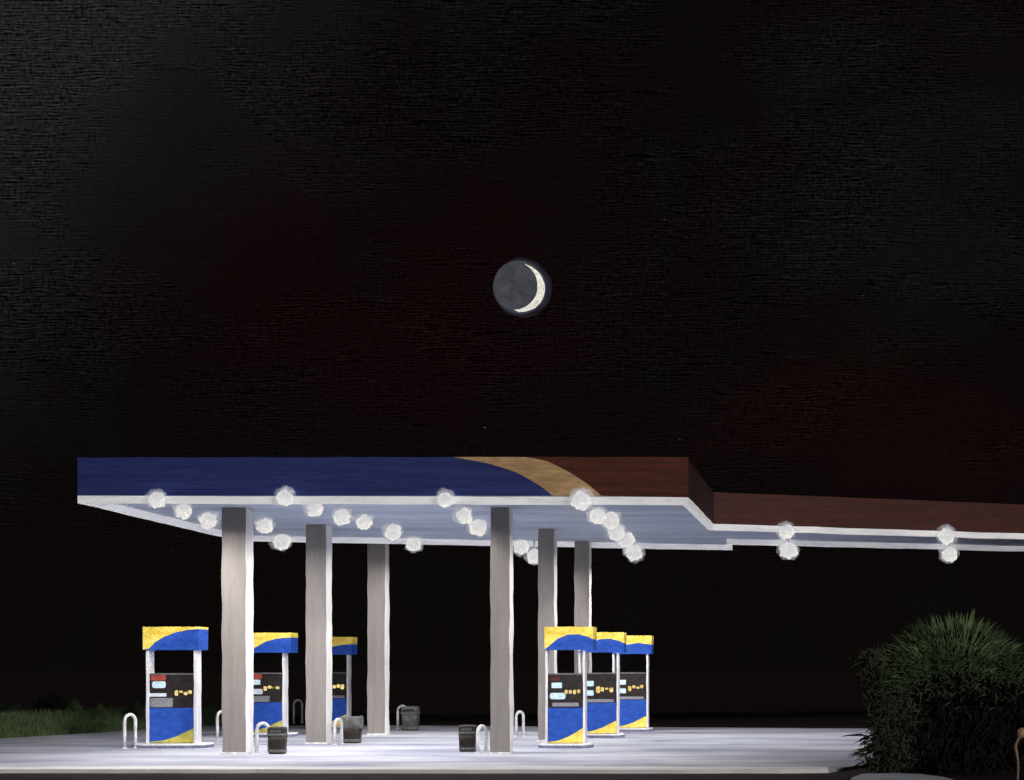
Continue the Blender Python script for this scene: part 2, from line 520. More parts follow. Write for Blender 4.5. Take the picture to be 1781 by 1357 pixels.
# ------------------------------------------------------------------ canopy lamps
lamp_px = [
    (273, 869, 'F', 'lamp at the front edge, nearest the far left tip of the canopy'),
    (318, 888, '', 'second lamp back from the left tip, left of the front left column'),
    (364, 905, '', 'lamp close against the left side of the front left column'),
    (460, 914, '', 'lamp just right of the front left column, below the second front lamp'),
    (490, 942, '', 'lamp hanging at the rear edge between the first and second left columns'),
    (497, 865, 'F', 'lamp on the white rim below the blue fascia, second along the front edge'),
    (546, 885, '', 'lamp directly above the top of the middle left column'),
    (596, 899, '', 'lamp between the tops of the middle and rear left columns, first of two'),
    (634, 908, '', 'lamp touching the upper left of the rear left column'),
    (683, 925, '', 'lamp just right of the rear left column'),
    (721, 946, '', 'lamp on the rear edge in the gap right of the rear left column'),
    (775, 869, 'F', 'lamp on the front rim below the start of the gold stripe'),
    (806, 897, '', 'middle lamp of the diagonal three left of the front right column'),
    (833, 917, '', 'lamp close against the left of the front right column'),
    (906, 951, '', 'lamp below the rear edge just right of the front right column'),
    (929, 967, '', 'lowest lamp, half hidden by the second right column'),
    (1013, 870, 'F', 'largest lamp, on the front rim below the end of the gold stripe'),
    (1038, 897, '', 'lamp behind the largest one in the right hand diagonal'),
    (1063, 905, '', 'paler lamp third along the right hand diagonal'),
    (1073, 926, '', 'lamp in the middle of the right hand diagonal, left of a twin'),
    (1088, 938, '', 'right twin lamp in the middle of the right hand diagonal'),
    (1104, 961, '', 'lamp hanging below the rear edge at the foot of the right hand diagonal'),
    (1367, 925, 'X', 'lamp on the white rim of the red extension, the nearer to the step'),
    (1371, 957, '', 'lamp hanging behind the extension lamp that is nearer to the step'),
    (1648, 932, 'X', 'lamp on the white rim of the red extension above the palm bush'),
    (1651, 964, '', 'lamp hanging behind the extension lamp above the palm bush'),
]


def edge_Y(px, A, B):
    kx = (px - CX) / F
    d = B - A
    t = (kx * A.y - A.x) / (d.x - kx * d.y)
    return A.y + t * d.y


for i, (px, py, where, lab) in enumerate(lamp_px):
    if where == 'F':
        Y = edge_Y(px, P_FL, P_FR) - .17
    elif where == 'X':
        Y = edge_Y(px, P_IN, P_XR) - .17
    else:
        Y = under(px, py, -.15).y
        lim = edge_Y(px, P_RL, P_RR) - .35 if px < 1250 else edge_Y(px, P_XB, P_XRR) - .35
        Y = min(Y, lim)
    c = at(px, py, Y)
    big = 1.12 if px in (1013,) else random.uniform(.88, 1.04)
    k = min(1.25, max(.9, Y / 31.0)) * big * 1.1           # hand-set sizes: rear ones are the bigger globes
    root = empty('canopy_lamp', c, 'white globe ' + lab, 'lamp', 'globe lamps under the canopy')
    MB().ball((.02 * math.sin(i * 2.3), 0, -.012), .128 * k, 3, .42, (1.05, 1, 1), i + 1).build('bulb', 'bulb', root)
    MB().ball((-.01, 0, .02), .19 * k, 3, .34, (1, 1, .97), i + 40).build('globe', 'globe', root)  # outer shell stands in for the lamp's halo
    m = MB()
    if where:
        m.tube([(0, .06 * k, .0), (0, .175, .0)], .02)
    else:
        top = sz(c.x, c.y) - c.z
        m.tube([(0, 0, .08 * k), (0, 0, max(top, .12 * k))], .018)
    m.build('bracket', 'cap', root)
    # the light that this lamp sheds
    ld = bpy.data.lights.new('lamp_light', 'AREA')
    ld.shape = 'DISK'; ld.size = .24
    ld.energy = 40.0 if where else (34.0 if Y < 36 else 54.0)
    if i < 5: ld.energy *= 1.9                     # outer row boosted to brighten the left of the forecourt
    ld.color = (1.0, .95, .93)
    lo = bpy.data.objects.new('lamp_light', ld)
    COL.objects.link(lo); lo.parent = root
    lo.location = (0, 0, -.26 * k)

# ------------------------------------------------------------------ pumps
def interp(pts, u):
    for (a, b) in zip(pts, pts[1:]):
        if u <= b[0]:
            t = (u - a[0]) / max(1e-6, b[0] - a[0])
            t = t * t * (3 - 2 * t) * .4 + t * .6
            return a[1] + (b[1] - a[1]) * t
    return pts[-1][1]


def two_tone(m, x0, x1, z0, z1, y0, y1, crv, lo_mi, hi_mi, n=16):
    """a slab whose front is split by a curve: lower field lo_mi, upper field hi_mi"""
    us = [i / n for i in range(n + 1)]
    X = lambda u: x0 + (x1 - x0) * u
    Z = lambda u: z0 + (z1 - z0) * min(.995, max(.005, interp(crv, u)))
    for a, b in zip(us, us[1:]):
        m.poly([(X(a), y0, z0), (X(b), y0, z0), (X(b), y0, Z(b)), (X(a), y0, Z(a))], lo_mi)
        m.poly([(X(a), y0, Z(a)), (X(b), y0, Z(b)), (X(b), y0, z1), (X(a), y0, z1)], hi_mi)
        m.poly([(X(a), y1, z0), (X(b), y1, z0), (X(b), y1, z1), (X(a), y1, z1)], lo_mi)
        m.poly([(X(a), y0, z1), (X(b), y0, z1), (X(b), y1, z1), (X(a), y1, z1)], hi_mi)
        m.poly([(X(a), y0, z0), (X(b), y0, z0), (X(b), y1, z0), (X(a), y1, z0)], lo_mi)
    for u, s_ in ((0, -1), (1, 1)):
        zz = Z(u)
        m.poly([(X(u), y0, z0), (X(u), y1, z0), (X(u), y1, zz), (X(u), y0, zz)], lo_mi)
        m.poly([(X(u), y0, zz), (X(u), y1, zz), (X(u), y1, z1), (X(u), y0, z1)], hi_mi)
    bmesh.ops.remove_doubles(m.bm, verts=m.bm.verts[:], dist=.0004)
    for v in m.bm.verts:
        v.co.x += .008 * noise.noise(v.co * 6); v.co.z += .008 * noise.noise(v.co * 5 + Vector((4, 4, 4)))


def rrect(x0, x1, z0, z1, r, n=4):
    pts = []
    for cx_, cz_, a0 in ((x1 - r, z1 - r, 0), (x0 + r, z1 - r, 90), (x0 + r, z0 + r, 180), (x1 - r, z0 + r, 270)):
        for i in range(n + 1):
            a = math.radians(a0 + 90 * i / n)
            pts.append((cx_ + r * math.cos(a), cz_ + r * math.sin(a)))
    return pts


CR_A = [(0, .01), (.1, .04), (.22, .33), (.4, .58), (.6, .76), (.8, .86), (1, .90)]
CR_B = [(0, .01), (.12, .05), (.3, .28), (.5, .56), (.72, .70), (1, .76)]
CR_D = [(0, .03), (.12, .22), (.3, .52), (.5, .66), (.7, .68), (.88, .58), (1, .46)]
CR_F = [(0, .40), (.2, .42), (.4, .52), (.65, .60), (.85, .55), (1, .50)]
SW = [(0, .02), (.25, .06), (.55, .16), (.8, .30), (1, .42)]


def pump(loc, label, W, CW, coff, crown_crv, style, swoosh='pump_yellow', depth=.46):
    root = empty('fuel_pump', loc, label, 'fuel pump', 'fuel pumps on the forecourt')
    H0, ZB, ZT = .012, .68, 1.33
    CZ0, CZ1 = 1.78, 2.23
    pw = .05 if W > .9 else .042
    y0, y1 = -depth / 2, depth / 2
    for sx in (-1, 1):
        m = MB()
        xa = sx * (W / 2 - pw / 2)
        m.box(xa - pw / 2, xa + pw / 2, y0, y0 + .27, 0, CZ0 + .004)
        m.wobble(.25, .010, 5, sx + loc[0])
        m.build('post', 'pump_white', root)
    bx0, bx1 = -W / 2 + pw + .004, W / 2 - pw - .004
    wd = bx1 - bx0
    m = MB()
    two_tone(m, bx0, bx1, H0, ZB, y0 + .03, y1 - .03, SW, 1, 0)
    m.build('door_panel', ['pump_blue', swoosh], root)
    m = MB(); m.box(bx0, bx1, y0 + .035, y1 - .035, ZB + .003, ZT - .02)
    m.wobble(.3, .006, 5, 3)
    body = m.build('dial_panel', 'pump_dark', root)
    m = MB(); m.box(bx0 - .002, bx1 + .002, y0 + .02, y1 - .02, ZT - .017, ZT + .012)
    m.wobble(.2, .006, 5, 2)
    m.build('ledge', 'pump_top', root)
    fy = y0 + .035
    u = lambda a: bx0 + wd * a
    zz = lambda b: ZB + (ZT - ZB) * b

    def plate(nm, mat, a0, a1, b0, b1, r=.02, t=.012):
        MB().slab(rrect(u(a0), u(a1), zz(b0), zz(b1), min(r, (u(a1) - u(a0)) * .45, (zz(b1) - zz(b0)) * .45)), fy - t, fy + .004).build(nm, mat, body)

    if style == 'A':
        plate('sticker', 'sticker', .04, .36, .80, .96, .008)
        plate('screen', 'screen', .06, .36, .58, .78, .04)
        plate('card_slot', 'slot', .0, .38, .33, .43, .012)
        plate('keypad', 'keypad', .02, .52, .02, .29, .03)
        dig = (.56, .96, .40, .53)
    elif style == 'B':
        plate('sticker', 'sticker', .06, .46, .80, .97, .008)
        plate('screen', 'screen', .05, .42, .60, .78, .03)
        plate('card_slot', 'slot', .05, .48, .28, .46, .03)
        plate('keypad', 'keypad', .04, .66, .02, .22, .01)
        dig = (.5, .94, .44, .56)
    elif style == 'D':
        plate('sticker', 'sticker_dim', .08, .34, .80, .92, .008)
        plate('screen', 'screen', .10, .40, .58, .74, .02)
        plate('card_slot', 'screen', .05, .50, .25, .44, .05)
        plate('keypad', 'keypad', .12, .88, .04, .15, .012)
        dig = (.46, .95, .42, .54)
    else:
        plate('screen', 'screen', .04, .36, .56, .74, .012)
        plate('card_slot', 'screen', .06, .36, .24, .42, .03)
        plate('keypad', 'keypad', .12, .92, .02, .12, .008)
        dig = (.42, .92, .36, .54)
    # lit price figures: a run of small bright marks
    a0, a1, b0, b1 = dig
    m = MB()
    nd = 4
    for i in range(nd):
        ua = a0 + (a1 - a0) * (i + .08) / nd
        ub = a0 + (a1 - a0) * (i + .88) / nd
        dz = random.uniform(-.02, .02)
        q0, q1 = random.uniform(-.03, .05), random.uniform(-.06, .02)
        if i == 0: q0 = -.05
        sh = rrect(u(ua), u(ub) + random.uniform(-.01, .012), zz(b0 + dz + q0 + .02), zz(b1 + dz + q1), .022, 2)
        sh = [(x + .006 * noise.noise(Vector((x * 40, z * 40, i))), z + .010 * noise.noise(Vector((x * 30, z * 30, 4 + i)))) for x, z in sh]
        m.slab(sh, fy - .014, fy + .003)
    m.build('price_figures', 'digits', body)
    m = MB()
    two_tone(m, coff - CW / 2, coff + CW / 2, CZ0 + .008, CZ1, y0 - .04, y1 + .04, crown_crv, 0, 1, 18)
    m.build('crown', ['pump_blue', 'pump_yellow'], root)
    # hose on the side facing away from the columns
    return root


def island(loc, w, d, label, h=.07):
    n = 40
    def oval(k, z):
        out = []
        for i in range(n):
            a = 2 * math.pi * i / n
            ca, sa = math.cos(a), math.sin(a)
            e = .55
            out.append((math.copysign(abs(ca) ** e, ca) * w / 2 * k, math.copysign(abs(sa) ** e, sa) * d / 2 * k, z))
        return out
    m = MB()
    rings = [[m.bm.verts.new(p) for p in oval(k, z)] for k, z in ((1.0, 0), (1.0, h * .7), (.975, h))]
    for r0, r1 in zip(rings, rings[1:]):
        for i in range(n):
            m.bm.faces.new((r0[i], r0[(i + 1) % n], r1[(i + 1) % n], r1[i]))
    m.bm.faces.new(rings[-1]); m.bm.faces.new(rings[0][::-1])
    m.bm.normal_update()
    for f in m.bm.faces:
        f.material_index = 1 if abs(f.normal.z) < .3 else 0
    o = m.build('pump_island', ['island', 'island_shade'])
    o.location = loc
    return tag(o, label, 'pump island', 'kerb islands under the pumps')


def px_x(px, Y):
    return (px - CX) * Y / F


IH = .08
spec = [
    (301.5, 32.95, .96, 1.06, .0, CR_A, 'A', 'pump_olive', 'leftmost fuel pump, fully seen, yellow swoosh crown above a red sticker and grey keypad', 'wide pale kerb island with a shaded edge under the leftmost pump', 1.42),
    (460, 38.3, .96, 1.10, .08, CR_B, 'B', 'pump_olive', 'fuel pump seen between the front and middle left columns, behind a white hoop', 'kerb island half hidden by the bin beside the front left column', 1.40),
    (577, 43.3, .90, 1.02, .03, [(0, .01), (.3, .25), (.6, .48), (.8, .56), (1, .58)], 'C', 'pump_yellow', 'fuel pump mostly hidden by the middle left column, two yellow marks on its dark panel', 'kerb island farthest back, hidden behind the middle left column', 1.25),
    (984.5, 32.95, .76, .93, .07, CR_D, 'D', 'pump_yellow', 'front fuel pump of the right trio, its body unobstructed, curved blue crown', 'pale oval kerb island under the front right pump', 1.02),
    (1042, 37.9, .88, 1.0, .06, CR_D, 'E', 'pump_yellow', 'middle fuel pump of the right trio, left side behind the front pump', 'pale oval kerb island under the middle right pump', 1.1),
    (1097, 41.6, .86, .93, .05, CR_F, 'F', 'pump_yellow', 'rearmost fuel pump of the right trio with the yellow band along its crown top', 'pale kerb island under the rearmost right pump', 1.06),
]
for (px, Y, W, CW, co, crv, st, sw, lab, ilab, iw) in spec:
    X = px_x(px, Y)
    island((X, Y + .02, 0), iw, .95, ilab, IH)
    pump((X, Y + .12, IH), lab, W, CW, co, crv, st, sw)

# ------------------------------------------------------------------ hoop guards
def hoop_mesh(w, h, r):
    pts = [(-w / 2, 0, 0), (-w / 2, 0, h * .35), (-w / 2, 0, h - w / 2)]
    for i in range(1, 9):
        a = math.pi - math.pi * i / 9
        pts.append((w / 2 * math.cos(a), 0, h - w / 2 + w / 2 * math.sin(a)))
    pts += [(w / 2, 0, h - w / 2), (w / 2, 0, h * .35), (w / 2, 0, 0)]
    return MB().tube(pts, r, 12)


hoops = [  # px centre, bottom py, height px, apparent width px, label
    (226, 1302, 59, 15, 'white hoop guard left of the leftmost pump'),
    (384, 1288, 50, 9, 'hoop guard peeping out left of the front left column'),
    (457, 1309, 51, 19, 'white hoop guard between the front left column and the black bin'),
    (518, 1258, 40, 14, 'white hoop guard standing on the far edge left of the middle left column'),
    (588, 1295, 44, 10, 'white hoop guard squeezed between the middle left column and a bagged bin'),
    (700, 1268, 40, 22, 'white hoop guard behind the grey bin right of the rear left column'),
    (838, 1310, 47, 14, 'white hoop guard between a black bin and the front right column'),
    (904, 1281, 43, 13, 'white hoop guard between the front right column and the front right pump'),
]
for (px, py, hp, wp, lab) in hoops:
    Y = ground_y(py)
    sc_ = Y / F
    h = hp * sc_
    w = .24
    app = max(.05, wp * sc_ - .04)
    ang = math.acos(min(1, app / w))
    root = empty('hoop_guard', (px_x(px, Y), Y, 0), lab, 'hoop guard', 'white hoop guards on the forecourt', ang)
    hoop_mesh(w, h, .031).build('hoop', 'steel', root)
    for sx in (-1, 1):
        m = MB()
        m.lathe([(.055, .001), (.055, .010), (.045, .016)], 14)
        for v in m.bm.verts: v.co.x += sx * w / 2
        m.build('foot_plate', 'island', root)

# ------------------------------------------------------------------ bins
def bin_(px, py, hp, wp, body, lid, style, lab):
    Y = ground_y(py)
    s_ = Y / F
    h, r = hp * s_, wp * s_ / 2
    root = empty('litter_bin', (px_x(px, Y), Y + r * .8, 0), lab, 'litter bin', 'litter bins beside the columns')
    m = MB()
    n = 32
    def sq(k, z):
        out = []
        for i in range(n):
            a = 2 * math.pi * (i + .5) / n
            ca, sa = math.cos(a), math.sin(a); e = .45
            out.append((math.copysign(abs(ca) ** e, ca) * r * k, math.copysign(abs(sa) ** e, sa) * r * .8 * k, z))
        return out
    def loft(m, prof):
        rings = [[m.bm.verts.new(p) for p in sq(k, z)] for k, z in prof]
        for r0, r1 in zip(rings, rings[1:]):
            for i in range(n):
                f = m.bm.faces.new((r0[i], r0[(i + 1) % n], r1[(i + 1) % n], r1[i])); f.smooth = True
        m.bm.faces.new(rings[-1]); m.bm.faces.new(rings[0][::-1])
    zt = h * (.72 if style != 'bag' else .64)
    loft(m, [(.80, 0), (.84, .02), (.90, zt * .55), (.95, zt)])
    m.build('body', body, root)
    m = MB(); loft(m, [(.86, .03), (.875, .035), (.885, .075), (.87, .08)])
    for v in m.bm.verts: v.co.x *= 1.02; v.co.y *= 1.04
    m.build('base_band', 'bin_lid', root)
    if style == 'bag':
        m = MB(); loft(m, [(1.0, zt - .05), (1.06, zt + .02), (1.07, zt + .08), (1.04, h - .02), (.9, h), (.7, h - .015)])
        for v in m.bm.verts:
            k_ = noise.noise(v.co * 14)
            v.co += Vector((.02 * k_, .02 * k_, .03 * noise.noise(v.co * 11 + Vector((3, 1, 2)))))
        m.build('bag', 'bin_bag', root)
    else:
        m = MB(); loft(m, [(.98, zt - .02), (1.0, zt - .015), (1.0, zt + .018), (.97, zt + .022)])
        m.build('collar', 'bin_bag' if style == 'band' else 'bin_lid', root)
        m = MB(); loft(m, [(.93, zt + .023), (.95, h * .9), (.92, h - .012), (.84, h), (.5, h + .006)])
        m.build('lid', lid, root)
        m = MB(); m.slab(rrect(-r * .6, r * .6, zt + (h - zt) * .30, zt + (h - zt) * .62, .015), -r * .8 * .965, -r * .7)
        m.build('flap', 'bin_brown' if lid != 'bin_brown' else 'bin_grey', root)
    return root


bin_(478.5, 1312, 47, 33, 'bin_brown', 'bin_brown', 'plain', 'black litter bin with a square lid, right of the front left column')
bin_(609.5, 1293, 47, 33, 'bin_brown', 'bin_lid', 'bag', 'dark litter bin with a grey bag over its top, right of the middle left column')
bin_(711, 1271, 42, 32, 'bin_grey', 'bin_lid', 'band', 'grey litter bin with a lighter band, right of the rear left column')
bin_(811, 1308, 46, 32, 'bin_brown', 'bin_brown', 'band', 'black litter bin with a pale collar, left of the front right column')


# ------------------------------------------------------------------ vegetation
def blade(m, base, d, length, w, droop, mi=0, seg=4, up=Vector((0, 0, 1))):
    d = Vector(d).normalized()
    side = d.cross(Vector((random.uniform(-.3, .3), -1, random.uniform(-.3, .3))))
    if side.length < .1: side = Vector((1, 0, 0))
    side.normalize()
    p = Vector(base)
    prev = None
    for i in range(seg + 1):
        t = i / seg
        ww = w * (1 - t) ** .7 * (.6 + .4 * min(1, t * 4))
        a = m.bm.verts.new(p - side * ww / 2); b = m.bm.verts.new(p + side * ww / 2)
        if prev:
            f = m.bm.faces.new((prev[0], prev[1], b, a)); f.material_index = mi
        prev = (a, b)
        p = p + d * length / seg
        d = (d + Vector((0, 0, -droop / seg))).normalized()


# left bank of grass behind the forecourt: one mass of blades over a low mound
m = MB()
bank = [(-22.5, 31.8), (-20.9, 33.2), (-19.2, 35.1), (-17.55, 37.1), (-17.1, 39.4), (-16.7, 41.6), (-16.35, 43.6), (-16.05, 45.7), (-14.9, 46.0)]
_b = []
for (a, b_) in zip(bank, bank[1:]):
    for i in range(6):
        t = i / 6
        _b.append((a[0] + (b_[0] - a[0]) * t - .1, a[1] + (b_[1] - a[1]) * t + .1))
bank = _b
rows = []
for j, (dy, z) in enumerate(((0, RZ), (.3, .10), (.9, .30), (1.6, .36), (3.5, .2), (6.0, RZ))):
    rows.append([m.bm.verts.new((x - dy * .75, y + dy * .65, z + (.06 * noise.noise(Vector((x * 1.7, j, 0))) if 0 < j < 5 else 0))) for x, y in bank])
for r0, r1 in zip(rows, rows[1:]):
    for i in range(len(bank) - 1):
        m.bm.faces.new((r0[i], r0[i + 1], r1[i + 1], r1[i])).material_index = 1
for _ in range(15000):
    i = random.randrange(len(bank) - 1)
    t = random.random()
    dy = random.random() ** 1.4 * 2.4
    x = bank[i][0] + (bank[i + 1][0] - bank[i][0]) * t - dy * .75
    y = bank[i][1] + (bank[i + 1][1] - bank[i][1]) * t + dy * .65
    z = max(RZ, .10 + .22 * min(1, dy / .9)) - .14
    hh = random.uniform(.20, .38) * (1 + .55 * noise.noise(Vector((x * .9, y * .4, 2.2))))
    hh *= .8 + .012 * (y - 37)
    blade(m, (x, y, z), (random.uniform(-.35, .35), random.uniform(-.3, .3), 1), hh, .05, random.uniform(0, .5), 0, 3)
tag(m.build('grass', ['grass', 'grass_soil']), 'dark green grass bank behind the left end of the forecourt', 'grass', kind='stuff')


def shrub(px, py_top, py_base, Y, halfw, nbl, lab, mats, seed, point=1.0):
    random.seed(seed)
    base = at(px, py_base, Y)
    h = (py_base - py_top) * Y / F
    root = empty('shrub', (base.x, Y, base.z), lab, 'shrub', 'shrubs rising from the grass bank')
    m = MB()
    for _ in range(nbl):
        t = random.random()
        r = halfw * (1 - t) ** point * random.uniform(.1, 1.0)
        a = random.uniform(0, 2 * math.pi)
        b = Vector((r * math.cos(a), r * .7 * math.sin(a), t * h * .86))
        d = Vector((math.cos(a) * (.8 - .6 * t), math.sin(a) * .6, .7 + t))
        blade(m, b, d, random.uniform(.10, .2), .06, random.uniform(0, .7), 0, 3)
    m.build('foliage', mats, root)
    MB().tube([(0, 0, -.1), (.01, 0, h * .4), (0, .01, h * .8)], [.03, .02, .008], 8).build('stem', 'shade_black', root)
    return root


shrub(131, 1219, 1275, 42.0, .42, 900, 'pointed green shrub, the tallest peak of the grass bank', 'grass', 11, .8)
shrub(174, 1228, 1272, 42.6, .34, 600, 'smaller pointed shrub right of the tallest one', 'grass', 12, .8)
shrub(232, 1219, 1270, 43.4, .36, 480, 'dim shrub at the right end of the bank beside the white hoop', 'shrub_dark', 13, .7)
shrub(88, 1206, 1270, 44.5, .75, 1000, 'very dark rounded shrub behind the grass bank', 'shrub_dark', 14, .45)
shrub(15, 1226, 1275, 42.0, .7, 900, 'very dark low shrub cut by the left edge of the picture', 'shrub_dark', 15, .45)

# right: big palm-like bush by the road
random.seed(21)
BY = 25.75
PB = at(1668, 1342, BY)
bush = empty('palm_bush', (PB.x, PB.y, RZ), 'large dark palm-like bush with brighter green fan leaves on top, right of the forecourt', 'bush')
S = BY / F                                       # metres per pixel there


def loc(px, py, dy=0.0):
    v = at(px, py, BY)
    return Vector((v.x - PB.x, dy, v.z - RZ))


# dense dark skirt: inner shade painted near black on short leaves over a core
m = MB()
core = [(1530, 1345), (1520, 1270), (1545, 1200), (1600, 1150), (1665, 1132), (1735, 1142), (1840, 1180), (1880, 1250), (1880, 1345)]
m.slab([(loc(*q).x * .96 + .02, loc(*q).z * .97) for q in core][::-1], -.25, 1.3)
m.wobble(.18, .10, 3.0, 4)
for _ in range(3800):
    px = random.uniform(1525, 1880); py = random.uniform(1140, 1345)
    if px < 1560 and py < 1200: continue
    b = loc(px, py, random.uniform(-.45, .2))
    blade(m, b, (random.uniform(-.7, .7), random.uniform(-.8, -.1), random.uniform(-1.2, .25)), random.uniform(.18, .4), .045, .6, 0, 3)
m.build('shade_black', 'shade_black', bush)
# dim hanging foliage along the left side
m = MB()
for _ in range(5200):
    t = random.random()
    px = 1522 + random.gauss(0, 15) + 34 * math.sin(t * 3.0) * .6
    py = 1135 + t * 196
    if py > 1300: px += 10
    px += random.uniform(0, 46) * (1 - t * .4)
    b = loc(px, py, random.uniform(-.5, .1))
    blade(m, b, (random.uniform(-.9, .15), random.uniform(-.5, .2), random.uniform(-.9, .8)), random.uniform(.09, .24), .022, .7, 0, 3)
for _ in range(26):                                # spikes over the pale concrete at lower left
    b = loc(random.uniform(1500, 1520), random.uniform(1276, 1325), random.uniform(-.3, .1))
    blade(m, b, (-1, random.uniform(-.4, .3), random.uniform(-.65, .1)), random.uniform(.16, .36), .028, .3, 0, 4)
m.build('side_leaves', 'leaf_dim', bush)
# fan on top: dull fine leaves all round, brighter broad ones in the middle
m = MB()
for _ in range(4200):
    a = math.radians(random.uniform(-8, 188))
    ca, sa = math.cos(a), math.sin(a)
    r0 = random.uniform(.25, .86) ** .8
    b = loc(1655 + 122 * ca * r0, 1172 - 80 * sa * r0 + random.uniform(-10, 16), random.uniform(-.55, .25))
    d = Vector((ca * 1.1 + random.uniform(-.35, .35), random.uniform(-.3, .3), sa + .25 + random.uniform(-.2, .25)))
    blade(m, b, d, random.uniform(.08, .30) * (1 + .5 * noise.noise(Vector((a * 2.2, 1, 3)))), random.uniform(.014, .034), random.uniform(.1, 1.3), 0 if random.random() < .72 else 1, 4)
for _ in range(150):
    a = math.radians(random.gauss(92, 26))
    ca, sa = math.cos(a), math.sin(a)
    r0 = random.uniform(.35, .70)
    b = loc(1662 + 100 * ca * r0, 1166 - 80 * sa * r0, random.uniform(-.50, -.1))
    blade(m, b, (ca * 1.1, random.uniform(-.25, .2), sa + .15), random.uniform(.26, .46), random.uniform(.03, .055), random.uniform(.1, .6), 1, 5)
for px, py, ln in ((1622, 1072, 40), (1646, 1069, 44), (1668, 1063, 52), (1690, 1056, 58), (1675, 1067, 46), (1710, 1083, 40)):
    for k_ in range(3):
        tip = loc(px + random.uniform(-4, 4), py + random.uniform(-1, 5), -.3 + random.uniform(-.1, .15))
        dirx = (px - 1655) / 170 + random.uniform(-.12, .12)
        d = Vector((dirx, random.uniform(-.1, .1), 1)).normalized()
        L_ = ln * 1.35 * S
        blade(m, tip - d * L_, d, L_, .06, .12, 1, 5)
for _ in range(2200):                              # dull leaves drooping over the dark middle
    b = loc(random.uniform(1555, 1880), 1150 + abs(random.gauss(0, 34)) - 10, random.uniform(-.6, -.3))
    blade(m, b, (random.uniform(-.8, .8), random.uniform(-.6, 0), random.uniform(-.5, 1)), random.uniform(.08, .2), .022, 1.0, 0, 3)
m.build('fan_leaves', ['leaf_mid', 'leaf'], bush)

# dry stalk with a seed head at the right edge
SY = 23.6
sb = at(1768, 1392, SY)
st = empty('dry_stalk', (sb.x, SY, RZ), 'thin pale tan dry stalk with a rounded head at the right edge', 'dried plant')


def sl(px, py):
    v = at(px, py, SY)
    return (v.x - sb.x, 0, v.z - RZ)


MB().tube([(0, 0, 0), sl(1770, 1357), sl(1771, 1330), sl(1769, 1312), sl(1766, 1299), sl(1769, 1290), sl(1774, 1280)], [.014, .014, .015, .017, .023, .018, .020], 9).build('stem', 'stalk', st)
m = MB(); m.ball(sl(1777, 1275), .075, 3, .3, (.8, .8, 1.05), 3)
bmesh.ops.rotate(m.bm, verts=m.bm.verts[:], cent=Vector(sl(1777, 1275)), matrix=Matrix.Rotation(.4, 3, 'Y'))
m.build('seed_head', 'seed', st)

# dark planting bed under the bush, and a pale stone on it
m = MB()
bmesh.ops.create_uvsphere(m.bm, u_segments=48, v_segments=16, radius=1.0)
for v in m.bm.verts:
    v.co = Vector((v.co.x * 1.55, v.co.y * .95, v.co.z * .16))
    v.co += v.co.normalized() * .05 * noise.noise(v.co * 2.5)
o = m.build('planting_bed', 'shade_black')
o.location = (PB.x + .35, BY + .45, RZ - .02)
tag(o, kind='structure')
m = MB(); m.ball((0, 0, .03), .085, 3, .5, (1.15, .6, .5), 9)
o = m.build('stone', 'stone')
v = at(1541, 1330, 25.45); o.location = (v.x, 25.45, v.z - .03)
tag(o, 'small white stone on the dark ground at the foot of the palm bush', 'stone')

# ------------------------------------------------------------------ moon
MD = 2400.0
mc = at(904, 500, MD)
R = 45.5 * MD / F
moon = empty('moon', mc, 'crescent moon with a dark blue-grey disc in the night sky above the canopy', 'moon')
view = (Vector((0, 0, EYE)) - mc).normalized()
MB().ball((0, 0, 0), R, 5).build('disc', 'moon_dark', moon)
# lit crescent: a thin shell over the right limb, facing the same way as the disc
ex = Vector((1, 0, 0)); ex = (ex - view * ex.dot(view)).normalized()
ez = view.cross(ex); ez = ez if ez.z > 0 else -ez
outer = curve([(914, 460.5), (926, 465.5), (936, 473), (942.5, 482), (946.5, 493), (947.5, 503), (945, 515), (939, 526), (929, 535), (917, 540), (901, 542)], 6)
inner = curve([(914, 460.5), (923, 467.5), (930, 477), (933.5, 487), (934.6, 496), (933.5, 506), (930, 516), (923, 525), (913, 532.5), (902, 537), (892.5, 537.5)], 6)
m = MB()
gr = []
for (a, b) in zip(outer, inner):
    row = []
    for k_ in range(7):
        t = k_ / 6
        x = (a[0] + (b[0] - a[0]) * t + random.uniform(-.25, .25) - 904) / 45.5
        z = -(a[1] + (b[1] - a[1]) * t + random.uniform(-.25, .25) - 500) / 45.5
        rr = math.hypot(x, z)
        if rr > .985: x, z = x * .985 / rr, z * .985 / rr
        y = math.sqrt(max(0, 1 - x * x - z * z)) + .02
        row.append(m.bm.verts.new((ex * x + ez * z + view * y) * R))
    gr.append(row)
for r0, r1 in zip(gr, gr[1:]):
    for k_ in range(6):
        m.bm.faces.new((r0[k_], r0[k_ + 1], r1[k_ + 1], r1[k_]))
m.build('lit_crescent', 'moon_lit', moon)
MB().ball(-view * R * .4 + ex * R * .10 + ez * R * -.02, R * 1.13, 4, .05).build('halo', 'moon_halo', moon)

# ------------------------------------------------------------------ camera
cam = bpy.data.cameras.new('camera')
co = bpy.data.objects.new('camera', cam)
COL.objects.link(co)
co.location = (0, 0, EYE)
co.rotation_euler = (math.radians(90), 0, 0)
cam.sensor_width = 36.0
cam.lens = 36.0 * F / 1781.0
cam.shift_x = (890.5 - CX) / 1781.0
cam.shift_y = (CY - 678.5) / 1781.0
cam.clip_start = .1
cam.clip_end = 6000
sc.camera = co

